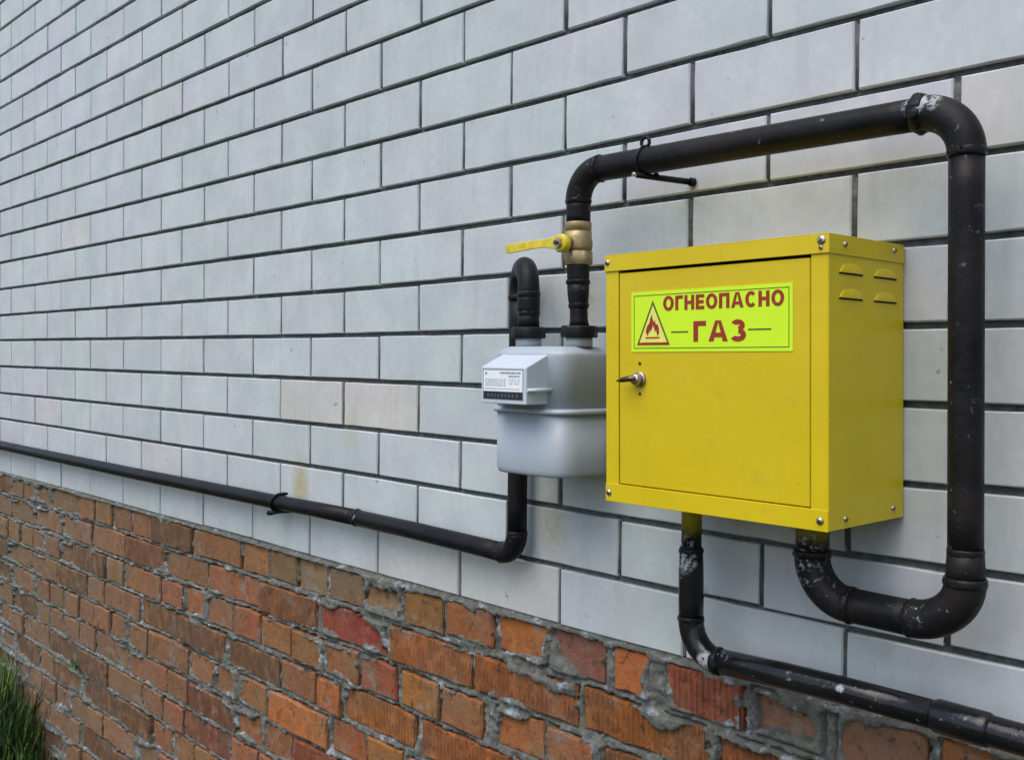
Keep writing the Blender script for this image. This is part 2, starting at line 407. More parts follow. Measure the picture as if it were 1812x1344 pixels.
def wcol(xc, zc, key):
    q = random.Random(hash((round(xc * 50), round(zc * 50))) & 0xffff)
    k = .53 + (q.random() - .5) * .04
    c = [k * .915, k * 1.0, k * 1.0]
    if q.random() < .03: c = [k * .97, k * .985, k * .96]
    elif q.random() < .15: c = [k * .93, k * .985, k * 1.01]
    for (bx, bz, cc) in BEIGE:
        if abs(xc - bx) < .1 and abs(zc - bz) < .04: c = [k * m * w_ for m, w_ in zip(cc, (.975, 1, 1.0))]
    return (*c, 1)
BEIGE = [(-1.17, -.147, (1., .965, .885)), (-1.43, -.147, (1.02, .97, .90)), (.13, .245, (1., .99, .93)), (-1.69, -.44, (.97, .99, .93)), (-1.43, -.44, (.97, .98, .91)), (-.78, -.44, (1., .985, .93)), (-.52, -.34, (.98, .97, .91))]
NW = sum(1 for b in bricks if b[0] > 0)
jv, jf, jc = [], [], []
for idx, (ar, xc, zc, sz, rot, key) in enumerate(bricks):
    q = rnd.randrange(NV); dy = (rnd.random() - .5) * .0016; ry = (rnd.random() - .5) * .004; rx = (rnd.random() - .5) * .004
    mtx = Matrix.Translation((xc, dy, zc)) @ Matrix.Rotation(rot + (rnd.random() - .5) * .003, 4, 'Y') @ Matrix.Rotation(ry, 4, 'Z') @ Matrix.Rotation(rx, 4, 'X') @ Matrix.Diagonal((1, 1, sz, 1))
    col = wcol(xc, zc, key)
    if idx < 300 and ar > 0:
        o = bpy.data.objects.new('brick', WME[q]); COL.objects.link(o); o.parent = wall
        o.matrix_local = Matrix.Translation(-Vector(wall['_w'])) @ mtx; o.color = col
    else:
        o0 = len(jv); jv += [tuple(mtx @ Vector(p)) for p in WM[q][0]]; jf += [tuple(i + o0 for i in f) for f in WM[q][1]]; jc += [col] * len(WM[q][0])
def joined(name, v, f, cols, mat, parent, kind='stuff'):
    w0 = Vector(parent['_w']); me = bpy.data.meshes.new(name); me.from_pydata([tuple(Vector(p) - w0) for p in v], [], f)
    a = me.color_attributes.new('tint', 'FLOAT_COLOR', 'POINT'); a.data.foreach_set('color', np.array(cols, np.float32).ravel())
    me.materials.append(mat); me.update(); o = bpy.data.objects.new(name, me); COL.objects.link(o); o.parent = parent
    if kind: o['kind'] = kind
    return o
joined('outer_bricks', jv, jf, jc, M_WBJ, wall)
# bed of dark mortar behind, its face wavering between the bricks
mb = MB()
xs = np.linspace(X0 + .01, X1 - .01, 400); zs = np.concatenate([[-.486], np.sort(np.concatenate([n_ * .098 + np.array([-.0085, -.0070, -.0035, 0, .0035, .0070, .0085]) for n_ in range(-4, 24)])), [2.34]])
XX, ZZ = np.meshgrid(xs, zs, indexing='ij'); dzj = np.abs(((ZZ / .098) + .5) % 1 - .5) * .098; YY = np.where(dzj < .0075, .0090, .0042) + (vnoise(XX, ZZ, .06, 31) - .5) * .004
nz = len(zs)
mb.add(list(zip(XX.ravel().tolist(), YY.ravel().tolist(), ZZ.ravel().tolist())), [(i * nz + j, (i + 1) * nz + j, (i + 1) * nz + j + 1, i * nz + j + 1) for i in range(len(xs) - 1) for j in range(nz - 1)], True)
mb.build('mortar', M_MORT, wall)
MB().box(X0 + .005, X1 - .005, .031, .25, -.4865, 2.345).build('backing', M_MORT, wall)

# ---------------------------------------------------------------- red brick plinth
plinth = root('brick_plinth', (-2.6, .1, GZ - .1), 'weathered red and orange clay brick plinth with smeared grey mortar under the pale wall', 'plinth')
RP, RH = .0825, .0675
def rz(k): return -.533 - RP * (k - 1)
known = {1: [(-1.60, -1.482), (-1.474, -1.361), (-1.345, -1.216), (-1.21, -1.085), (-1.075, -.957), (-.942, -.814), (-.803, -.676), (-.664, -.548), (-.524, -.456), (-.418, -.286), (-.268, -.158), (-.138, -.02), (-.005, .12), (.135, .385)],
         2: [(-1.385, -1.137), (-1.120, -.872), (-.858, -.607), (-.590, -.343), (-.331, -.10), (-.088, .16), (.172, .42)],
         3: [(-1.497, -1.370), (-1.358, -1.238), (-1.226, -1.105), (-1.083, -.965), (-.955, -.838), (-.800, -.688), (-.672, -.567), (-.553, -.347), (-.333, -.085), (-.07, .05)],
         4: [(-1.544, -1.40), (-1.39, -1.302), (-1.285, -1.042), (-1.018, -.768), (-.755, -.63), (-.618, -.37), (-.355, -.11)],
         5: [(-1.60, -1.35), (-1.335, -1.21), (-1.198, -1.08), (-1.065, -.82), (-.805, -.56)]}
PAL = [(.37, .115, .032), (.40, .135, .035), (.33, .10, .035), (.33, .095, .045), (.30, .13, .045), (.33, .125, .04), (.31, .125, .05), (.33, .14, .035)]
kcol = {(1, 0): (.24, .14, .06), (1, 1): (.22, .15, .075), (1, 2): (.23, .15, .08), (1, 3): (.26, .145, .06), (1, 4): (.31, .15, .045), (1, 5): (.36, .12, .035), (1, 6): (.38, .135, .035), (1, 7): (.27, .11, .075), (1, 8): (.40, .13, .04), (1, 9): (.34, .10, .05), (1, 10): (.30, .15, .09), (1, 11): (.28, .13, .07),
        (2, 0): (.30, .06, .035), (2, 1): (.42, .145, .04), (2, 2): (.40, .125, .03), (2, 3): (.42, .14, .03), (2, 4): (.34, .10, .025), (3, 4): (.34, .13, .04), (3, 5): (.36, .13, .045), (4, 2): (.38, .14, .035), (4, 3): (.38, .125, .035)}
rects = []
for k in range(1, 16):
    ks = known.get(k, []); row = [(a, b, i) for i, (a, b) in enumerate(ks)]
    q = random.Random(50 + k)
    mostly_header = k % 2 == 1
    def ln(): return .122 if q.random() < (.8 if mostly_header else .35) else .25
    x = (ks[0][0] if ks else .0) - .013
    if not ks: x = 2.0 - q.random() * .2
    while x > X0 + .2:
        L = ln() + (q.random() - .5) * .008; row.append((x - L, x, -1)); x -= L + .010 + q.random() * .008
    if ks:
        x = ks[-1][1] + .013
        while x < X1 - .26:
            L = ln() + (q.random() - .5) * .008; row.append((x, x + L, -1)); x += L + .010 + q.random() * .008
    for (a, b, i) in row: rects.append((a, b, rz(k) + (q.random() - .5) * .005, RH + (q.random() - .5) * .005, k, i, (q.random() - .5) * .02, kcol.get((k, i), PAL[q.randrange(len(PAL))]), (b - a > .2 and q.random() < .6) or (k, i) in ((2, 1), (2, 2), (2, 3), (4, 2), (4, 3)), (q.random() - .55) * .011))
rects = [r for r in rects if r[2] - .04 > GZ - .15]
rects.sort(key=lambda r: -shown(r[0], r[1], r[2] - r[3] / 2, r[2] + r[3] / 2))
RM = {}
for L in (.122, .25):
    for k in range(6): RM[L, k] = brick_mesh(L, RH, .06, 300 + k + int(L * 1000), 3, .0032)
RME = {(L, k, fl): mk_mesh('brick', *RM[L, k], M_RBF if fl else M_RB) for (L, k) in RM for fl in (0, 1)}
jv, jf, jc = [], [], []
for idx, (a, b, zc, h, k, i, rot, col, fl, dy) in enumerate(rects):
    L = .122 if b - a < .19 else .25; q = rnd.randrange(6)
    dust = min(1, max(0, (-1.4 - a) / 1.5)) * .70
    v = .70 + rnd.random() * .26
    col = [c * v * (1 - dust) + d * dust for c, d in zip(col, (.165, .120, .075))]
    if i == 9 and k == 1: fl = 1
    mtx = Matrix.Translation(((a + b) / 2, dy, zc)) @ Matrix.Rotation(rot, 4, 'Y') @ Matrix.Rotation((rnd.random() - .5) * .05, 4, 'Z') @ Matrix.Rotation((rnd.random() - .5) * .07, 4, 'X') @ Matrix.Diagonal(((b - a) / L, 1, h / RH, 1))
    if idx < 300 and shown(a, b, zc - h / 2, zc + h / 2) > 0:
        o = bpy.data.objects.new('brick', RME[L, q, int(fl)]); COL.objects.link(o); o.parent = plinth
        o.matrix_local = Matrix.Translation(-Vector(plinth['_w'])) @ mtx; o.color = (*col, 1)
    else:
        o0 = len(jv); jv += [tuple(mtx @ Vector(p)) for p in RM[L, q][0]]; jf += [tuple(ii + o0 for ii in f) for f in RM[L, q][1]]; jc += [(*col, 1)] * len(RM[L, q][0])
joined('outer_bricks', jv, jf, jc, M_RBJ, plinth)
# lumpy mortar: one relief sheet between and partly over the bricks
xs = [X1 - .01]
while xs[-1] > X0 + .01: xs.append(xs[-1] - .0030 * max(1., (.9 - xs[-1]) / 1.5) ** 1.35)
xs = np.array(xs[::-1]); zs = np.concatenate([np.arange(GZ - .12, -1.1, .008), np.arange(-1.1, -.4895, .0035), [-.4872]])
XX, ZZ = np.meshgrid(xs, zs, indexing='ij')
D = np.full(XX.shape, -1.0)          # signed distance into the bricks (positive inside)
for (a, b, zc, h, *_r) in rects:
    i0, i1 = np.searchsorted(xs, [a - .02, b + .02]); j0, j1 = np.searchsorted(zs, [zc - h / 2 - .02, zc + h / 2 + .02])
    if i1 <= i0 or j1 <= j0: continue
    sx = XX[i0:i1, j0:j1]; sz = ZZ[i0:i1, j0:j1]
    d = np.minimum(np.minimum(sx - a, b - sx), np.minimum(sz - (zc - h / 2), zc + h / 2 - sz))
    D[i0:i1, j0:j1] = np.maximum(D[i0:i1, j0:j1], d)
nD = vnoise(XX, ZZ, .018, 91, 4, .65); nA = vnoise(XX, ZZ, .05, 41, 5, .6); nB = vnoise(XX, ZZ, .22, 57, 4); nC = vnoise(XX, ZZ, .012, 71, 3, .6)
reach = np.clip((nB - .56) * .10, -.008, .012) + (nA - .54) * .022 + (nD - .5) * .016        # how far the smear climbs onto a face
for (px, pz, r, amt) in [(-.67, -.580, .05, .03), (-.63, -.575, .03, .03), (-.43, -.585, .045, .035), (-.15, -.585, .022, .035), (-1.13, -.57, .05, .02), (-1.18, -.62, .05, .02), (-.56, -.665, .05, .01), (-.44, -.54, .03, .02)]:
    reach += amt * np.exp(-(((XX - px) ** 2 + (ZZ - pz) ** 2) / r ** 2))
joint = -.0125 + nA * .014 + (nD - .4) * .012 + nC * .006 + (nB - .5) * .010      # out of the wall = positive
smear = .0005 + nC * .004 + nD * .005 + np.clip(reach - D, 0, .02) * .22
inside = np.clip((D - reach) / .004, 0, 1)
Hh = np.where(D < 0, joint, smear); Hh = np.where(D < 0, Hh, Hh * (1 - inside) - .02 * inside)
crack = vnoise(XX, ZZ, .035, 83, 3); Hh = np.where((D < .0005) & (D > -.0035) & (crack > .5), -.014, Hh)
top = ZZ > -.5015
Hh = np.where(top & (D < 0), .0035 + nC * .005 + (nA - .5) * .006, Hh)
Hh = np.where(ZZ > -.4940, -.0035, Hh)
nz = len(zs); nn = XX.size
vs = np.stack([XX.ravel(), -Hh.ravel(), ZZ.ravel()], -1) - np.array(plinth['_w'])
I, J = np.meshgrid(np.arange(len(xs) - 1), np.arange(nz - 1), indexing='ij'); b0 = (I * nz + J).ravel()
fs = np.stack([b0, b0 + nz, b0 + nz + 1, b0 + 1], -1)
me = bpy.data.meshes.new('mortar'); me.vertices.add(nn); me.vertices.foreach_set('co', vs.astype(np.float32).ravel())
me.loops.add(fs.size); me.loops.foreach_set('vertex_index', fs.astype(np.int32).ravel()); me.polygons.add(len(fs))
me.polygons.foreach_set('loop_start', np.arange(0, fs.size, 4, dtype=np.int32)); me.polygons.foreach_set('loop_total', np.full(len(fs), 4, np.int32))
me.polygons.foreach_set('use_smooth', np.ones(len(fs), bool)); me.materials.append(M_CEM); me.update(); me.validate()
o = bpy.data.objects.new('mortar', me); COL.objects.link(o); o.parent = plinth; o['kind'] = 'stuff'
MB().box(X0 + .006, X1 - .006, .062, .25, GZ - .1, -.4895).build('backing', M_CEM, plinth)

# ---------------------------------------------------------------- gas cabinet
BX0, BX1, BY0, BY1, BZ0, BZ1 = -.388, -.0548, -.178, -.003, -.2375, .0945
def warp(x, y, z):
    k = (z - BZ0) / .33
    return (x - .0055 * k, y, z + .009 * (x + .224) * k)
cab = root('gas_cabinet', ((BX0 + BX1) / 2, (BY0 + BY1) / 2, BZ0), 'yellow steel gas regulator cabinet with lime warning sign, mounted on the pale wall', 'gas cabinet')
th = .0012
mb = MB()
mb.box(BX1 - th, BX1, BY0, BY1, BZ0, BZ1 - .002, .0005)           # right side
mb.box(BX0, BX0 + th, BY0, BY1, BZ0, BZ1 - .002, .0005)           # left side
mb.box(BX0 + th, BX1 - th, BY0 + .002, BY1, BZ0, BZ0 + th)        # bottom
mb.box(BX0 + th, BX1 - th, BY1 - th, BY1, BZ0 + th, BZ1 - .003)   # back
mb.box(BX0 + th, -.3655, BY0, BY0 + th, BZ0 + th, BZ1 - .003)     # front left strip
mb.box(-.3667, -.3655, BY0 + th, BY0 + .012, BZ0 + th, BZ1 - .003)
mb.box(-.0770, BX1 - th, BY0, BY0 + th, BZ0 + th, BZ1 - .003)     # front right strip
mb.box(-.0770, -.0758, BY0 + th, BY0 + .012, BZ0 + th, BZ1 - .003)
mb.build('body', M_YEL, cab, warp)
mb = MB().box(BX0 + .0003, BX1 - .0003, BY0 - .0014, BY0 - .0002, BZ0 - .0006, -.2140, .0004)
mb.box(BX0 + .002, BX1 - .002, BY0 + .0002, BY0 + .010, -.2152, -.2140)
mb.build('bottom_rail', M_YEL, cab, warp)
mb = MB()      # cap: top sheet with a lip on the front and sides
mb.box(BX0 - .0008, BX1 + .0012, BY0 - .0022, BY1, BZ1 - .0012, BZ1, .0005)
mb.box(BX0 - .0008, BX1 + .0012, BY0 - .0022, BY0 - .0008, .0722, BZ1 - .0012, .0004)
mb.box(BX1 + .0001, BX1 + .0012, BY0 - .0008, BY1, .0722, BZ1 - .0012, .0003)
mb.box(BX0 - .0008, BX0 + .0, BY0 - .0008, BY1, .0722, BZ1 - .0012)
mb.build('top_cap', M_YEL, cab, warp)
DX0, DX1, DZ0, DZ1 = -.3642, -.0788, -.2130, .0688
door = MB().box(DX0, DX1, BY0 + .0002, BY0 + .0125, DZ0, DZ1, .0012).build('door', M_YELD, cab, warp)
# black sheet painting the interior shade, so the slot round the door reads deep
MB().box(-.3640, -.079, BY0 + .016, BY0 + .017, -.212, .092).build('gap_shade_sheet', M_BLACK, cab, warp)
# lock with wing lever
lx, lz = -.3285, -.0725
mb = MB().tube([(lx, BY0, lz), (lx, BY0 - .003, lz), (lx, BY0 - .0035, lz)], [.0105, .0102, .0085], 28)
mb.tube([(lx, BY0 - .003, lz), (lx, BY0 - .010, lz), (lx, BY0 - .013, lz), (lx, BY0 - .0145, lz)], [.0078, .0076, .006, .002], 24)
mb.build('lock', M_STEEL, door, warp)
mb = MB().tube([(lx + .004, BY0 - .011, lz + .001), (lx - .008, BY0 - .013, lz + .0008), (lx - .019, BY0 - .014, lz - .001), (lx - .0275, BY0 - .0145, lz - .0025)], [.0042, .0040, .0034, .0010], 12)
mb.build('lock_lever', M_DKSTEEL, door, warp)
MB().tube([(lx, BY0 + .0002, lz + .021), (lx, BY0 - .0006, lz + .021)], .0022, 10).build('rivet', M_DKSTEEL, door, warp)
MB().tube([(lx, BY0 + .0002, lz - .019), (lx, BY0 - .0006, lz - .019)], .0022, 10).build('rivet', M_DKSTEEL, door, warp)
def screw(p, d, r, dark=False):
    p = Vector(p); d = Vector(d)
    s_ = MB().tube([p - d * .0005, p + d * .0008, p + d * .0020, p + d * .0026], [r * 1.25, r * 1.2, r * .85, r * .35], 14).build('screw', M_STEEL, cab, warp)
    u = Vector((0, 0, 1)); v = d.cross(u); a = rnd.random() * 3
    q = MB()
    for aa in (a, a + math.pi / 2):
        e = (u * math.cos(aa) + v * math.sin(aa)) * r * .62
        q.tube([p + d * .0027 - e, p + d * .0027 + e], .00065, 5)
    q.build('dark_slot', M_DKSTEEL, s_, warp)
for (x, z, r) in ((-.3835, .0842, .0042), (-.3815, -.2262, .0042), (-.0630, .0868, .0054), (-.0648, -.2262, .0044)): screw((x, BY0 - .0018, z), (0, -1, 0), r * .85)
screw((-.0635, BY0 - .0018, .0785), (0, -1, 0), .0022)
for (y, z) in ((-.1456, .0840), (-.0297, .0860), (-.142, -.2265), (-.0299, -.2245)): screw((BX1 + (.0012 if z > 0 else 0), y, z), (1, 0, 0), .0029)
screw((-.225, BY0 + .03, BZ1), (0, 0, 1), .0025)
# louvres pressed into the right side
for (y0, y1) in ((-.1595, -.1010), (-.0800, -.0190)):
    for zb in (.0525, .0240):
        nu, nv, Ht, out = 16, 8, .0108, .0018; V = []
        for i in range(nu + 1):
            u = i / nu; prof = max(0., math.sin(math.pi * u)) ** .24
            for j in range(nv + 1):
                v = j / nv; V.append((BX1 + .0001 + out * prof * math.cos(v * math.pi / 2) ** .9 * (1 if j < nv else 0), y0 + (y1 - y0) * (u + (.5 - u) * .28 * v), zb + Ht * v * (.35 + .65 * prof)))
        lv = MB().add(V, [(i * (nv + 1) + j, (i + 1) * (nv + 1) + j, (i + 1) * (nv + 1) + j + 1, i * (nv + 1) + j + 1) for i in range(nu) for j in range(nv)], True).build('louvre', M_YEL, cab, warp)
        MB().box(BX1 + .0001, BX1 + .0006, y0 + .003, y1 - .003, zb - .0020, zb + .0014).build('dark_slot', M_BLACK, lv, warp)  # black strip drawn as the shadow in the louvre opening
# warning sign
SX0, SX1, SZ0, SZ1 = -.3440, -.1018, -.0365, .0420
sy = BY0 - .0006
def swarp(x, y, z): p = warp(x, y, z); return (p[0] + .0015, p[1], p[2])
sign = MB().box(SX0, SX1, sy, BY0 + .0002, SZ0, SZ1).build('warning_sign', M_LIME, cab, swarp)
bw, ins = .0009, .0045
mb = MB(); yy0, yy1 = sy - .0003, sy
mb.box(SX0 + ins, SX1 - ins, yy0, yy1, SZ1 - ins - bw, SZ1 - ins); mb.box(SX0 + ins, SX1 - ins, yy0, yy1, SZ0 + ins, SZ0 + ins + bw)
mb.box(SX0 + ins, SX0 + ins + bw, yy0, yy1, SZ0 + ins + bw, SZ1 - ins - bw); mb.box(SX1 - ins - bw, SX1 - ins, yy0, yy1, SZ0 + ins + bw, SZ1 - ins - bw)
mb.box(-.2775, -.2510, yy0, yy1, -.0124, -.0106); mb.box(-.1620, -.1305, yy0, yy1, -.0114, -.0096)
mb.build('border_line', M_OLIVE, sign, swarp)
mb = MB(); TT, TL, TR = (-.3075, .0300), (-.3340, -.0275), (-.2800, -.0275)
poly(mb, [TL, TR, TT], yy0 + .0001, yy1); mb.build('triangle_field', M_OCHRE, sign, swarp)
def tri_ring(mb, w):
    c = (sum(p[0] for p in (TT, TL, TR)) / 3, sum(p[1] for p in (TT, TL, TR)) / 3)
    A = [TL, TR, TT]; B = [(p[0] + (c[0] - p[0]) * w, p[1] + (c[1] - p[1]) * w) for p in A]
    for i in range(3):
        j = (i + 1) % 3; poly(mb, [A[i], A[j], B[j], B[i]], yy0 - .0002, yy1)
mb = MB(); tri_ring(mb, .13); mb.build('triangle_outline', M_OLIVE, sign, swarp)
MB().box(-.3325, -.2815, yy0 - .0003, yy1, -.0275, -.0242).build('triangle_base', M_RED, sign, swarp)
FL = [(-.3165, -.0155), (-.3190, -.0100), (-.3172, -.0040), (-.3130, .0010), (-.3118, .0060), (-.3090, .0120), (-.3080, .0060), (-.3050, .0015), (-.3040, .0045), (-.3025, -.0010), (-.2995, -.0010), (-.2975, -.0060), (-.2972, -.0120), (-.2995, -.0160),
      (-.3010, -.0120), (-.3020, -.0075), (-.3035, -.0110), (-.3050, -.0060), (-.3075, -.0010), (-.3085, -.0060), (-.3110, -.0085), (-.3118, -.0115), (-.3135, -.0080), (-.3145, -.0125)]
mb = MB(); poly(mb, FL, yy0 - .0003, yy1); mb.box(-.3195, -.2965, yy0 - .0003, yy1, -.0190, -.0172); mb.build('flame_symbol', M_RED, sign, swarp)
def lettering(word, x0, x1, zc, h, st, parent):
    "bold block letters drawn as strokes"
    wid = {'О': 1.06, 'Г': .74, 'Н': .94, 'Е': .80, 'П': .94, 'А': 1.10, 'С': .98, 'З': .86}; gap = .155
    tot = sum(wid[c] for c in word) + gap * (len(word) - 1); u = (x1 - x0) / tot; x = x0
    for c in word:
        W = wid[c] * u; mb = MB(); dep = [0]
        def q_(pts):
            dep[0] += 1; poly(mb, [(x + a * W, zc - h / 2 + b * h) for a, b in pts], sy - .0004 - dep[0] * .00003, sy + .0001)
        def bx_(a0, a1, b0, b1): q_([(a0, b0), (a1, b0), (a1, b1), (a0, b1)])
        sw, sh = st / W, st / h * .86
        def arcs(a0, a1, cx_, cz_, rx_, rz_, n=18):
            for k in range(n):
                t0, t1 = a0 + (a1 - a0) * k / n, a0 + (a1 - a0) * (k + 1) / n
                P_ = lambda t_, f: (cx_ + (rx_ - f * sw) * math.cos(t_), cz_ + (rz_ - f * sh) * math.sin(t_))
                poly(mb, [(x + a * W, zc - h / 2 + b * h) for a, b in (P_(t0, 0), P_(t1, 0), P_(t1, 1), P_(t0, 1))], sy - .0004 - dep[0] * .00004, sy + .0001 + dep[0] * .00004)
        R_ = math.radians
        if c == 'О': arcs(0, 2 * math.pi, .5, .5, .5, .52, 30)
        if c == 'С': arcs(R_(42), R_(318), .5, .5, .5, .52, 24)
        if c in 'ГЕ': bx_(0, sw, 0, 1); bx_(sw, 1, 1 - sh, 1)
        if c == 'Е': bx_(sw, 1, 0, sh); bx_(sw, .92, .5 - sh / 2, .5 + sh / 2)
        if c in 'НП': bx_(0, sw, 0, 1); bx_(1 - sw, 1, 0, 1)
        if c == 'Н': bx_(sw, 1 - sw, .5 - sh / 2, .5 + sh / 2)
        if c == 'П': bx_(sw, 1 - sw, 1 - sh, 1)
        if c == 'А':
            k = sw * .58
            q_([(0, 0), (sw * 1.02, 0), (.5 + k * .12, 1), (.5 - k, 1)]); q_([(1, 0), (1 - sw * 1.02, 0), (.5 - k * .12, 1), (.5 + k, 1)]); bx_(.24, .76, .20, .20 + sh * .9)
        if c == 'З':
            arcs(R_(150), R_(-80), .46, .735, .46, .285, 16); dep[0] = 3; arcs(R_(85), R_(-150), .48, .290, .52, .31, 16)
        mb.build('letter', M_RED, parent, swarp)
        x += W + gap * u
lettering('ОГНЕОПАСНО', -.2905, -.1130, .0254, .0185, .0047, sign)
lettering('ГАЗ', -.2425, -.1650, -.0112, .0255, .0071, sign)

# ---------------------------------------------------------------- gas meter
mx, my = -.591, -.080
met = root('gas_meter', (mx, my, -.2235), 'pale grey diaphragm gas meter with black digit counter, left of the yellow cabinet', 'gas meter')
def sup(a, b, z, ex=4.0, n=72):
    out = []
    for k in range(n):
        tt = 2 * math.pi * k / n; c, s_ = math.cos(tt), math.sin(tt)
        out.append((mx + a * math.copysign(abs(c) ** (2 / ex), c), my + b * math.copysign(abs(s_) ** (2 / ex), s_), z))
    return out
def loft(mb, rings, cap=True):
    n = len(rings[0]); V = [p for r in rings for p in r]
    mb.add(V, [(i * n + k, i * n + (k + 1) % n, (i + 1) * n + (k + 1) % n, (i + 1) * n + k) for i in range(len(rings) - 1) for k in range(n)], True)
    if cap:
        o = len(mb.v) - len(V); mb.f += [tuple(o + k for k in range(n))[::-1], tuple(o + (len(rings) - 1) * n + k for k in range(n))]; mb.sm += [False, False]
A, B = .0825, .0630
mb = MB(); loft(mb, [sup(A, B, -.128), sup(A, B, -.045), sup(A, B, -.0405), sup(A - .0012, B - .0012, -.0375), sup(A - .0045, B - .0045, -.0345), sup(A - .010, B - .010, -.0310), sup(A - .0145, B - .0145, -.0287), sup(A - .018, B - .018, -.0282)]); mb.build('upper_case', M_METER, met)
mb = MB(); loft(mb, [sup(A - .006, B - .006, -.2245), sup(A - .003, B - .003, -.2240), sup(A - .0012, B - .0012, -.2205), sup(A, B, -.215), sup(A, B, -.1285)]); mb.build('lower_case', M_METER, met)
mb = MB(); loft(mb, [sup(A, B, -.1305), sup(A + .004, B + .004, -.1300), sup(A + .0055, B + .0055, -.1265), sup(A + .004, B + .004, -.1235), sup(A, B, -.1215)]); mb.build('seam_rim', M_METER, met)
rx0, rx1, ryf = -.641, -.541, -.184
mb = MB()      # register housing with a sloping hood
P = [(ryf, -.0600), (ryf, -.1150), (-.14, -.1150), (-.10, -.1130), (-.10, -.0400), (-.141, -.0410)]
n = len(P); V = [(x, y, z) for x in (rx0, rx1) for (y, z) in P]
reg = MB().add(V, [tuple(range(n)), tuple(range(n, 2 * n))[::-1]] + [(i, n + i, n + (i + 1) % n, (i + 1) % n) for i in range(n)]).build('register_housing', M_REG, met)
bv = reg.modifiers.new('b', 'BEVEL'); bv.width = .0016; bv.segments = 2
MB().box(rx0 + .0045, rx1 - .0065, ryf - .0004, ryf + .001, -.1085, -.0625).build('window_frame', M_INKG, reg)
MB().box(rx0 + .0065, rx1 - .0075, ryf - .0009, ryf - .0003, -.0965, -.0650).build('data_label', M_WHT, reg)
MB().box(rx0 + .0065, rx1 - .0075, ryf - .0009, ryf - .0003, -.1080, -.0970).build('digit_strip', M_INK, reg)
mb = MB()
q = random.Random(3)
def marks(mb, xa, xb, z, h, wmin, wmax, gap):
    x = xa
    while x < xb:
        w_ = q.uniform(wmin, wmax); mb.box(x, min(x + w_, xb), ryf - .0013, ryf - .0008, z - h / 2, z + h / 2); x += w_ + gap * q.uniform(.6, 1.8)
marks(mb, -.598, -.5525, -.0685, .0026, .001, .0045, .0009); marks(mb, -.578, -.5545, -.0735, .0020, .002, .004, .0008)
for z in (-.0785, -.0815, -.0845, -.0875): marks(mb, -.630, -.585, z, .0011, .001, .004, .0014)
for z in (-.0785, -.0815, -.0845): marks(mb, -.577, -.553, z, .0011, .001, .003, .0028)
marks(mb, -.632, -.556, -.0925, .0011, .001, .003, .0012)
mb.box(-.6305, -.6265, ryf - .0013, ryf - .0008, -.0715, -.0675)
mb.build('label_print', M_INKG, reg)
mb = MB()
for k in range(8): mb.box(-.625 + k * .0078, -.6215 + k * .0078, ryf - .0013, ryf - .0008, -.1048, -.1002)
mb.box(-.5620, -.5580, ryf - .0013, ryf - .0008, -.1050, -.1000)
mb.build('counter_digits', M_INKD, reg)
mb = MB().tube([(-.5395, -.183, -.0935), (-.5355, -.165, -.0935), (-.5355, -.132, -.0935)], [.0025, .0036, .0036], 10)
mb.tube([(-.5355, -.134, -.0935), (-.5355, -.126, -.0935)], .0055, 12)
mb.build('seal_catch', M_REG, reg)
for cx in (-.6465, -.5345):
    st = MB().tube([(cx, my, -.0285), (cx, my, -.0120)], [.0205, .0205], 28).build('threaded_stub', M_METER, met)

# ---------------------------------------------------------------- big gas pipe loop
PY = -.080
loop = root('gas_pipe', (-.045, PY, -.24), 'thick black pipe looping from under the yellow cabinet, over it and down to the meter', 'gas pipe')
R1, R2 = .0190, .0214
def sec(name, path, r, par, mat, seg=36): return MB().tube(path, r, seg).build(name, mat, par)
xL, xR, zT, zB, xO = -.5393, .0510, .2355, -.3395, -.1335
pR = lambda z: .0520 - (z + .05) * .0155         # the right riser leans a hair
# U under the cabinet
sec('pipe_stub', [(xO, PY, BZ0 - .001), (xO, PY, -.2860)], [.0205, .0205], loop, M_STUB)
weld(loop, (xO, PY, -.2850), (0, 0, 1), .0212, .003, .006)
sec('elbow', arc((xO, PY, -.286), (xO, PY, zB), (xO + .052, PY, zB), 14), R2 + .0003, loop, M_PIPE)
weld(loop, (xO + .0525, PY, zB), (1, 0, 0), R2, .0018, .005)
sec('pipe_section', line((xO + .052, PY, zB), (-.0050, PY, zB - .001), 6), R2 - .0006, loop, M_PIPE)
weld(loop, (-.004, PY, zB - .001), (1, 0, 0), R2, .0016, .004)
xr = pR(-.28)
sec('elbow', arc((-.005, PY, zB - .001), (xr, PY, zB - .001), (xr, PY, -.2890), 16), R2 + .0008, loop, M_PIPE)
weld(loop, (xr, PY, -.2890), (0, 0, 1), R2 + .0008, .0014, .005)
sec('reducer', [(xr, PY, -.289), (pR(-.275), PY, -.272), (pR(-.26), PY, -.256)], [R2 - .0005, .0205, .0192], loop, M_PIPE)
weld(loop, (pR(-.256), PY, -.256), (0, 0, 1), .0192, .0009, .004)
zt = .1830
sec('pipe_section', line((pR(-.256), PY, -.256), (pR(zt), PY, zt), 12), .0189, loop, M_PIPE)
weld(loop, (pR(zt), PY, zt + .001), (0, 0, 1), .0200, .0015, .005)
sec('elbow', arc((pR(zt), PY, zt), (pR(zt), PY, .2342), (-.0035, PY, .2342), 16), .0205, loop, M_PIPE)
weld(loop, (-.0045, PY, .2345), (1, 0, 0), .0200, .0042, .008)
sec('pipe_section', line((-.0050, PY, .2345), (-.4960, PY, .2365), 16), .0190, loop, M_PIPE)
weld(loop, (-.4965, PY, .2365), (1, 0, 0), .0195, .0020, .004)
sec('elbow', arc((-.4960, PY, .2365), (xL, PY, .2365), (xL, PY, .1930), 16), .0197, loop, M_PIPE)
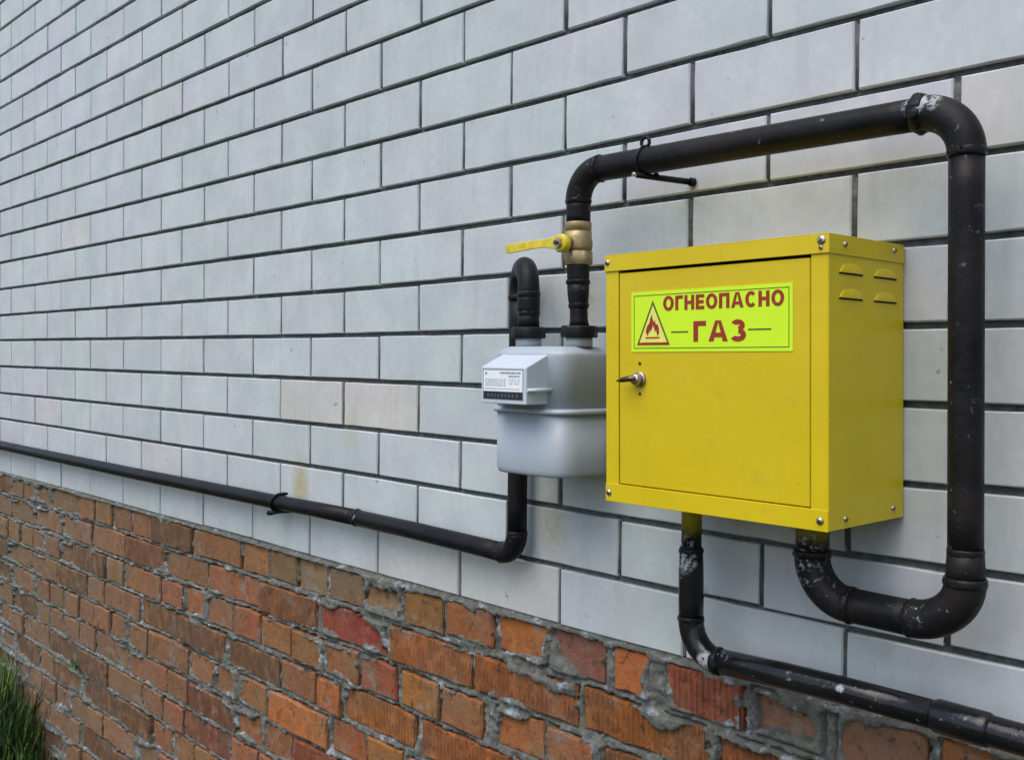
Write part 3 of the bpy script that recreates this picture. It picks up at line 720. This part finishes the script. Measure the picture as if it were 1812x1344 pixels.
weld(loop, (xL, PY, .1925), (0, 0, 1), .0193, .0016, .004)
sec('pipe_section', line((xL, PY, .1930), (xL, PY, .1585), 4), .0187, loop, M_PIPE)
# between valve and meter
xv = -.5385
sec('pipe_section', line((xv, PY, .0975), (xv + .0006, PY, .0700), 5), [.0175, .0173, .0171, .0170, .0170], loop, M_PIPE)
weld(loop, (xv + .0006, PY, .0700), (0, 0, 1), .0170, .0016, .004)
sec('reducer', [(xv + .0006, PY, .070), (xv + .001, PY, .052), (xv + .0015, PY, .040), (xv + .002, PY, .0335)], [.0170, .0166, .0152, .0142], loop, M_PIPE)
weld(loop, (xv + .002, PY, .0345), (0, 0, 1), .0142, .0018, .005)
sec('pipe_section', line((xv + .002, PY, .0335), (-.5350, PY, .0030), 5), [.0138, .0136, .0136, .0140, .0155], loop, M_PIPE)
def union_nut(par, cx):
    rr = [lambda a: .0262 + .0012 * abs(math.cos(4 * a)), lambda a: .0270 + .0012 * abs(math.cos(4 * a)), lambda a: .0270 + .0012 * abs(math.cos(4 * a)), lambda a: .0255 + .0010 * abs(math.cos(4 * a))]
    MB().tube([(cx, PY, -.0145), (cx, PY, -.0125), (cx, PY, .0005), (cx, PY, .0035)], rr, 48).build('union_nut', M_PIPE, par)
union_nut(loop, -.5347)

# ---------------------------------------------------------------- ball valve
val = root('ball_valve', (-.539, PY, .0955), 'brass ball valve with a yellow lever handle between the pipe elbow and the meter', 'ball valve')
hexr = lambda r: (lambda a: r / max(.87, math.cos(((a + .3) % (math.pi / 3)) - math.pi / 6)))
cir = lambda r: (lambda a: r)
prof = [(.1605, cir(.0195)), (.1598, cir(.0200)), (.1480, cir(.0202)), (.1476, cir(.0190)), (.1462, cir(.0190)), (.1458, cir(.0206)), (.1370, cir(.0208)), (.1340, cir(.0215)), (.1280, cir(.0222)), (.1220, cir(.0218)), (.1180, cir(.0208)), (.1176, cir(.0192)), (.1165, cir(.0192)), (.1160, hexr(.0195)), (.0970, hexr(.0197)), (.0955, cir(.0185))]
MB().tube([(xL + .0003, PY, z) for z, _ in prof], [r for _, r in prof], 48).build('body', M_BRASS, val)
mb = MB().tube([(xL, PY - .018, .1285), (xL, PY - .029, .1285)], [.0100, .0092], 24); mb.build('stem_housing', M_BRASS, val)
hz = .1262
hub = MB().tube([(xL, PY - .028, hz), (xL, PY - .030, hz), (xL, PY - .038, hz), (xL, PY - .041, hz)], [.0125, .0142, .0140, .0115], 28)
hub.build('handle_hub', M_HAND, val)
mb = MB()
hp = [(xL + .004, PY - .0400, hz + .001), (xL - .012, PY - .0405, hz + .001), (xL - .024, PY - .0435, hz + .001), (xL - .036, PY - .047, hz + .0008), (xL - .070, PY - .048, hz - .0005), (xL - .105, PY - .0475, hz - .0022), (xL - .112, PY - .047, hz - .0028)]
wd = [.0110, .0095, .0068, .0062, .0068, .0072, .0050]
V = []
for (x, y, z), wv in zip(hp, wd): V += [(x, y, z - wv), (x, y + .0025, z - wv * 1.02), (x, y + .0025, z + wv * 1.02), (x, y, z + wv)]
F = [tuple(4 * i + a for a in (k, (k + 1) % 4)) + tuple(4 * (i + 1) + a for a in ((k + 1) % 4, k)) for i in range(len(hp) - 1) for k in range(4)] + [(0, 1, 2, 3), tuple(4 * (len(hp) - 1) + a for a in (3, 2, 1, 0))]
h_ = mb.add(V, F).build('lever', M_HAND, val); bv = h_.modifiers.new('b', 'BEVEL'); bv.width = .0009; bv.segments = 2
MB().tube([(xL, PY - .0405, hz), (xL, PY - .0465, hz)], [hexr(.0068), hexr(.0066)], 36, smooth=False).build('nut', M_STEEL, val)
MB().tube([(xL, PY - .046, hz), (xL, PY - .0505, hz)], .0032, 16).build('stem', M_DKSTEEL, val)

# ---------------------------------------------------------------- pipe from the meter along the wall
LY = -.030; xD = -.7223; zL = -.3805
left = root('gas_pipe', (-.722, LY, -.40), 'thin black pipe bending over behind the meter and running left low along the pale wall', 'gas pipe')
xc_ = -.6467
a0 = Vector((xc_, PY, .0555)); b0 = Vector((xD, LY, .0555)); mid = (a0 + b0) / 2; rad = (b0 - a0) / 2
ub = [mid - rad * math.cos(k / 22 * math.pi) + Vector((0, 0, 1)) * rad.length * 1.03 * math.sin(k / 22 * math.pi) for k in range(23)]
sec('pipe_section', line((xc_, PY, .0030), (xc_, PY, .0250), 3), [.0178, .0172, .0172], left, M_PIPE_L)
weld(left, (xc_, PY, .0255), (0, 0, 1), .0174, .0016, .004)
sec('coupling', line((xc_, PY, .0250), (xc_, PY, .0555), 4), [.0178, .0182, .0184, .0178], left, M_PIPE_L)
weld(left, a0, (0, 0, 1), .0180, .0016, .005)
sec('return_bend', ub, .0176, left, M_PIPE_L)
weld(left, b0, (0, 0, 1), .0178, .0022, .005)
sec('pipe_section', line(b0, (xD, LY, -.3425), 10), .0168, left, M_PIPE_L)
weld(left, (xD, LY, -.3425), (0, 0, 1), .0172, .0016, .004)
sec('elbow', arc((xD, LY, -.3425), (xD, LY, zL), (xD - .037, LY, zL), 12), .0180, left, M_PIPE_L)
weld(left, (xD - .0370, LY, zL), (1, 0, 0), .0174, .0020, .004)
run = [(xD - .037, zL), (-.80, -.379), (-1.0, -.3755), (-1.2, -.3740)]
sec('pipe_section', [(x, LY, z) for x, z in run], .0166, left, M_PIPE_L)
weld(left, (-1.2, LY, -.3740), (1, 0, 0), .0168, .0018, .005)
sec('pipe_section', [(x, LY, z) for x, z in [(-1.2, -.3740), (-1.35, -.3745), (-1.52, -.3770), (-1.9, -.3790), (-2.27, -.3820), (-2.9, -.3840), (-3.6, -.3855), (-4.6, -.387), (-5.6, -.388), (-7.0, -.389)]], .0164, left, M_PIPE_L)
rr = [lambda a: .0262 + .0012 * abs(math.cos(4 * a))] * 1
MB().tube([(xc_, PY, -.0145), (xc_, PY, -.0125), (xc_, PY, .0005), (xc_, PY, .0035)], [lambda a: .0258 + .0012 * abs(math.cos(4 * a)), lambda a: .0266 + .0012 * abs(math.cos(4 * a)), lambda a: .0266 + .0012 * abs(math.cos(4 * a)), lambda a: .0250], 48).build('union_nut', M_PIPE_L, left)

# ---------------------------------------------------------------- pipe from the cabinet to the right
SYp = -.070; xs_ = -.3262; zS = -.4480
inl = root('gas_pipe', (-.326, SYp, -.47), 'glossy black pipe dropping from the cabinet and running right along the plinth top', 'gas pipe')
sec('pipe_stub', line((xs_, SYp, BZ0 - .001), (xs_, SYp, -.3120), 4), .0140, inl, M_STUB_S)
weld(inl, (xs_, SYp, -.3110), (0, 0, 1), .0148, .0024, .006)
sec('coupling', line((xs_, SYp, -.3120), (xs_ + .001, SYp, -.4040), 5), [.0160, .0171, .0173, .0174, .0172], inl, M_PIPE_S)
weld(inl, (xs_ + .001, SYp, -.4045), (0, 0, 1), .0174, .0018, .004)
sec('elbow', arc((xs_ + .001, SYp, -.4045), (xs_ + .001, SYp, zS - .0055), (xs_ + .047, SYp, zS - .0055), 14), .0176, inl, M_PIPE_S)
weld(inl, (xs_ + .0470, SYp, zS - .0055), (1, 0, 0), .0174, .0018, .005)
sec('pipe_section', [(xs_ + .047, SYp, zS - .0052), (-.18, SYp, zS - .001), (-.09, SYp, zS + .0005), (.022, SYp, zS)], [.0170, .0168, .0166, .0164], inl, M_PIPE_S)
sec('coupling', [(.018, SYp, zS), (.023, SYp, zS), (.070, SYp, zS - .001), (.080, SYp, zS - .001), (.084, SYp, zS - .001)], [.0166, .0192, .0194, .0190, .0160], inl, M_PIPE_S)
path, rads = [], []
for k in range(60):
    x = .083 + k * .0011; path.append((x, SYp, zS - .001 - (x - .08) * .02)); rads.append(.0166 if k % 2 else .0172)
sec('threaded_end', path, rads, inl, M_PIPE_S)
sec('pipe_section', [(.148, SYp, zS - .0025), (.6, SYp, zS - .004), (1.4, SYp, zS - .006), (1.9, SYp, zS - .006)], .0166, inl, M_PIPE_S)

# ---------------------------------------------------------------- pipe brackets
c1 = root('pipe_bracket', (-.405, -.04, .215), 'black ring bracket with eyelet holding the top pipe run above the cabinet', 'pipe bracket', 'pipe brackets on the wall')
cx = -.4085
def ring(cx, cy, cz, r, t_, tilt=0., n=32):
    return [(cx + tilt * math.sin(a), cy + r * math.cos(a), cz + r * math.sin(a)) for a in [2 * math.pi * k / n for k in range(n + 1)]]
MB().tube(ring(cx, PY, .2362, .0200, 0, .003), .0022, 8).build('band', M_PIPE, c1)
e0 = Vector((cx + .003, PY - .004, .2610))
MB().tube([e0 + Vector((math.cos(a) * .0072, 0, math.sin(a) * .0072)) for a in [2 * math.pi * k / 20 for k in range(21)]], .0026, 8).build('eyelet', M_PIPE, c1)
MB().tube([(-.4135, -.093, .2150), (-.3835, .004, .2125)], [.0042, .0048], 12).build('anchor_rod', M_PIPE, c1)
MB().tube([(-.3855, -.006, .2127), (-.3835, .0005, .2125)], .0064, 12).build('collar', M_PIPE, c1)
MB().tube([(-.404, -.064, .220), (-.402, -.056, .212)], .0038, 8).build('strut', M_PIPE, c1)
MB().tube([(-.4155, -.099, .2158), (-.4130, -.091, .2150)], .0030, 8).build('bolt_end', M_STEEL, c1)
c2 = root('pipe_bracket', (-1.515, -.02, -.40), 'small black ring bracket holding the low wall pipe beside a brown stain', 'pipe bracket', 'pipe brackets on the wall')
MB().tube(ring(-1.515, LY, -.3765, .0185, 0, .006), .0034, 8).build('band', M_PIPE_L, c2)
MB().tube([(-1.512, LY + .004, -.3580), (-1.509, LY + .012, -.3570), (-1.509, LY + .020, -.3590)], .0030, 8).build('anchor_rod', M_PIPE_L, c2)
MB().tube([(-1.536, LY - .013, -.4020), (-1.528, LY - .011, -.4015), (-1.515, LY - .002, -.3990), (-1.505, .004, -.3985)], [.0056, .0056, .0036, .0036], 10).build('clamp_bolt', M_PIPE_L, c2)

# ---------------------------------------------------------------- grass
t = NT('grass_blades'); cc = t.n('ShaderNodeAttribute', attribute_name='tint').outputs['Color']
M_GRASS = t.set(t.mix(t.ramp(t.noise(5, 3), .3, .7, 0, .5), cc, (.02, .045, .012)), .55, spec=.3)
t.b.inputs['Subsurface Weight'].default_value = 0
V, F, C_ = [], [], []
q = np.random.default_rng(17)
def blade(x, y, z, h, lean, az, wd_, col):
    b = len(V); px_, py_ = math.cos(az + 1.57) * wd_, math.sin(az + 1.57) * wd_
    for k, s_ in enumerate((0, .4, .75)):
        xx = x + math.cos(az) * lean * s_ ** 2; yy = min(y + math.sin(az) * lean * s_ ** 2, -.006); zz = z + h * (s_ - .12 * s_ ** 3); ww = 1 - s_ * .45
        V.extend([(xx - px_ * ww, min(yy - py_ * ww, -.004), zz), (xx + px_ * ww, min(yy + py_ * ww, -.004), zz)])
    V.append((x + math.cos(az) * lean, min(y + math.sin(az) * lean, -.006), z + h * .88))
    F.extend([(b, b + 1, b + 3, b + 2), (b + 2, b + 3, b + 5, b + 4), (b + 4, b + 5, b + 6)]); C_.extend([(*col, 1)] * 7)
def field(n, x0, x1, y0, y1, hf, w_):
    for _ in range(n):
        x = q.uniform(x0, x1); y = -abs(q.uniform(0, 1)) ** 1.0 * (y1 - y0) - (-y1) if False else q.uniform(y0, y1)
        h = hf(x, y) * q.uniform(.45, 1.1)
        if h < .02: continue
        g = q.uniform(.6, 1.3); yel = q.uniform(0, 1) ** 2.2 * 1.5; yel = yel * (3. if q.uniform(0, 1) < .06 else 1.)
        blade(x, y, GZ - .02, h, h * q.uniform(.05, .55), q.uniform(0, 6.28), w_ * q.uniform(.6, 1.3), (.026 * g + .07 * yel, .092 * g + .05 * yel, .020 * g))
tall = lambda x, y: .44 * max(0, min(1, (-2.72 - x) / .5)) * (.75 + .25 * math.sin(x * 5)) + .05
field(15000, -5.6, -2.45, -.50, -.01, tall, .0036)
field(16000, -6.5, 2.5, -2.6, -.01, lambda x, y: .09, .0030)
me = bpy.data.meshes.new('grass'); me.from_pydata(V, [], F); a = me.color_attributes.new('tint', 'FLOAT_COLOR', 'POINT'); a.data.foreach_set('color', np.array(C_, np.float32).ravel())
me.materials.append(M_GRASS); me.update(); o = bpy.data.objects.new('grass', me); COL.objects.link(o)
o['kind'] = 'stuff'; o['label'] = 'dark green long grass growing along the foot of the brick plinth'; o['category'] = 'grass'

# a small weed rooted in a joint
wd0 = root('weed', (-2.81, -.008, -1.052), 'tiny green weed sprouting from a mortar joint of the brick plinth', 'weed')
for k in range(9):
    a = k * .7; L = .020 + .012 * rnd.random(); dx, dz = math.cos(a), math.sin(a) * .7 + .35; nx_, nz_ = -dz, dx
    pts = [(0, 0), (.45, .22), (.8, .16), (1, 0), (.8, -.16), (.45, -.22)]
    v = [(-2.81 + (dx * u + nx_ * w_) * L, -.008 - .018 * u - .004 * abs(w_) * (k % 3), -1.052 + (dz * u + nz_ * w_) * L) for u, w_ in pts]
    MB().add(v, [(0, 1, 2, 3, 4, 5)]).build('leaf', M_LEAF, wd0)
MB().tube([(-2.81, .004, -1.056), (-2.81, -.010, -1.050), (-2.808, -.022, -1.040)], .0015, 6).build('stem', M_LEAF, wd0)

for o in bpy.data.objects:
    if '_w' in o: del o['_w']
print('white visible', NW, 'red', len(rects))
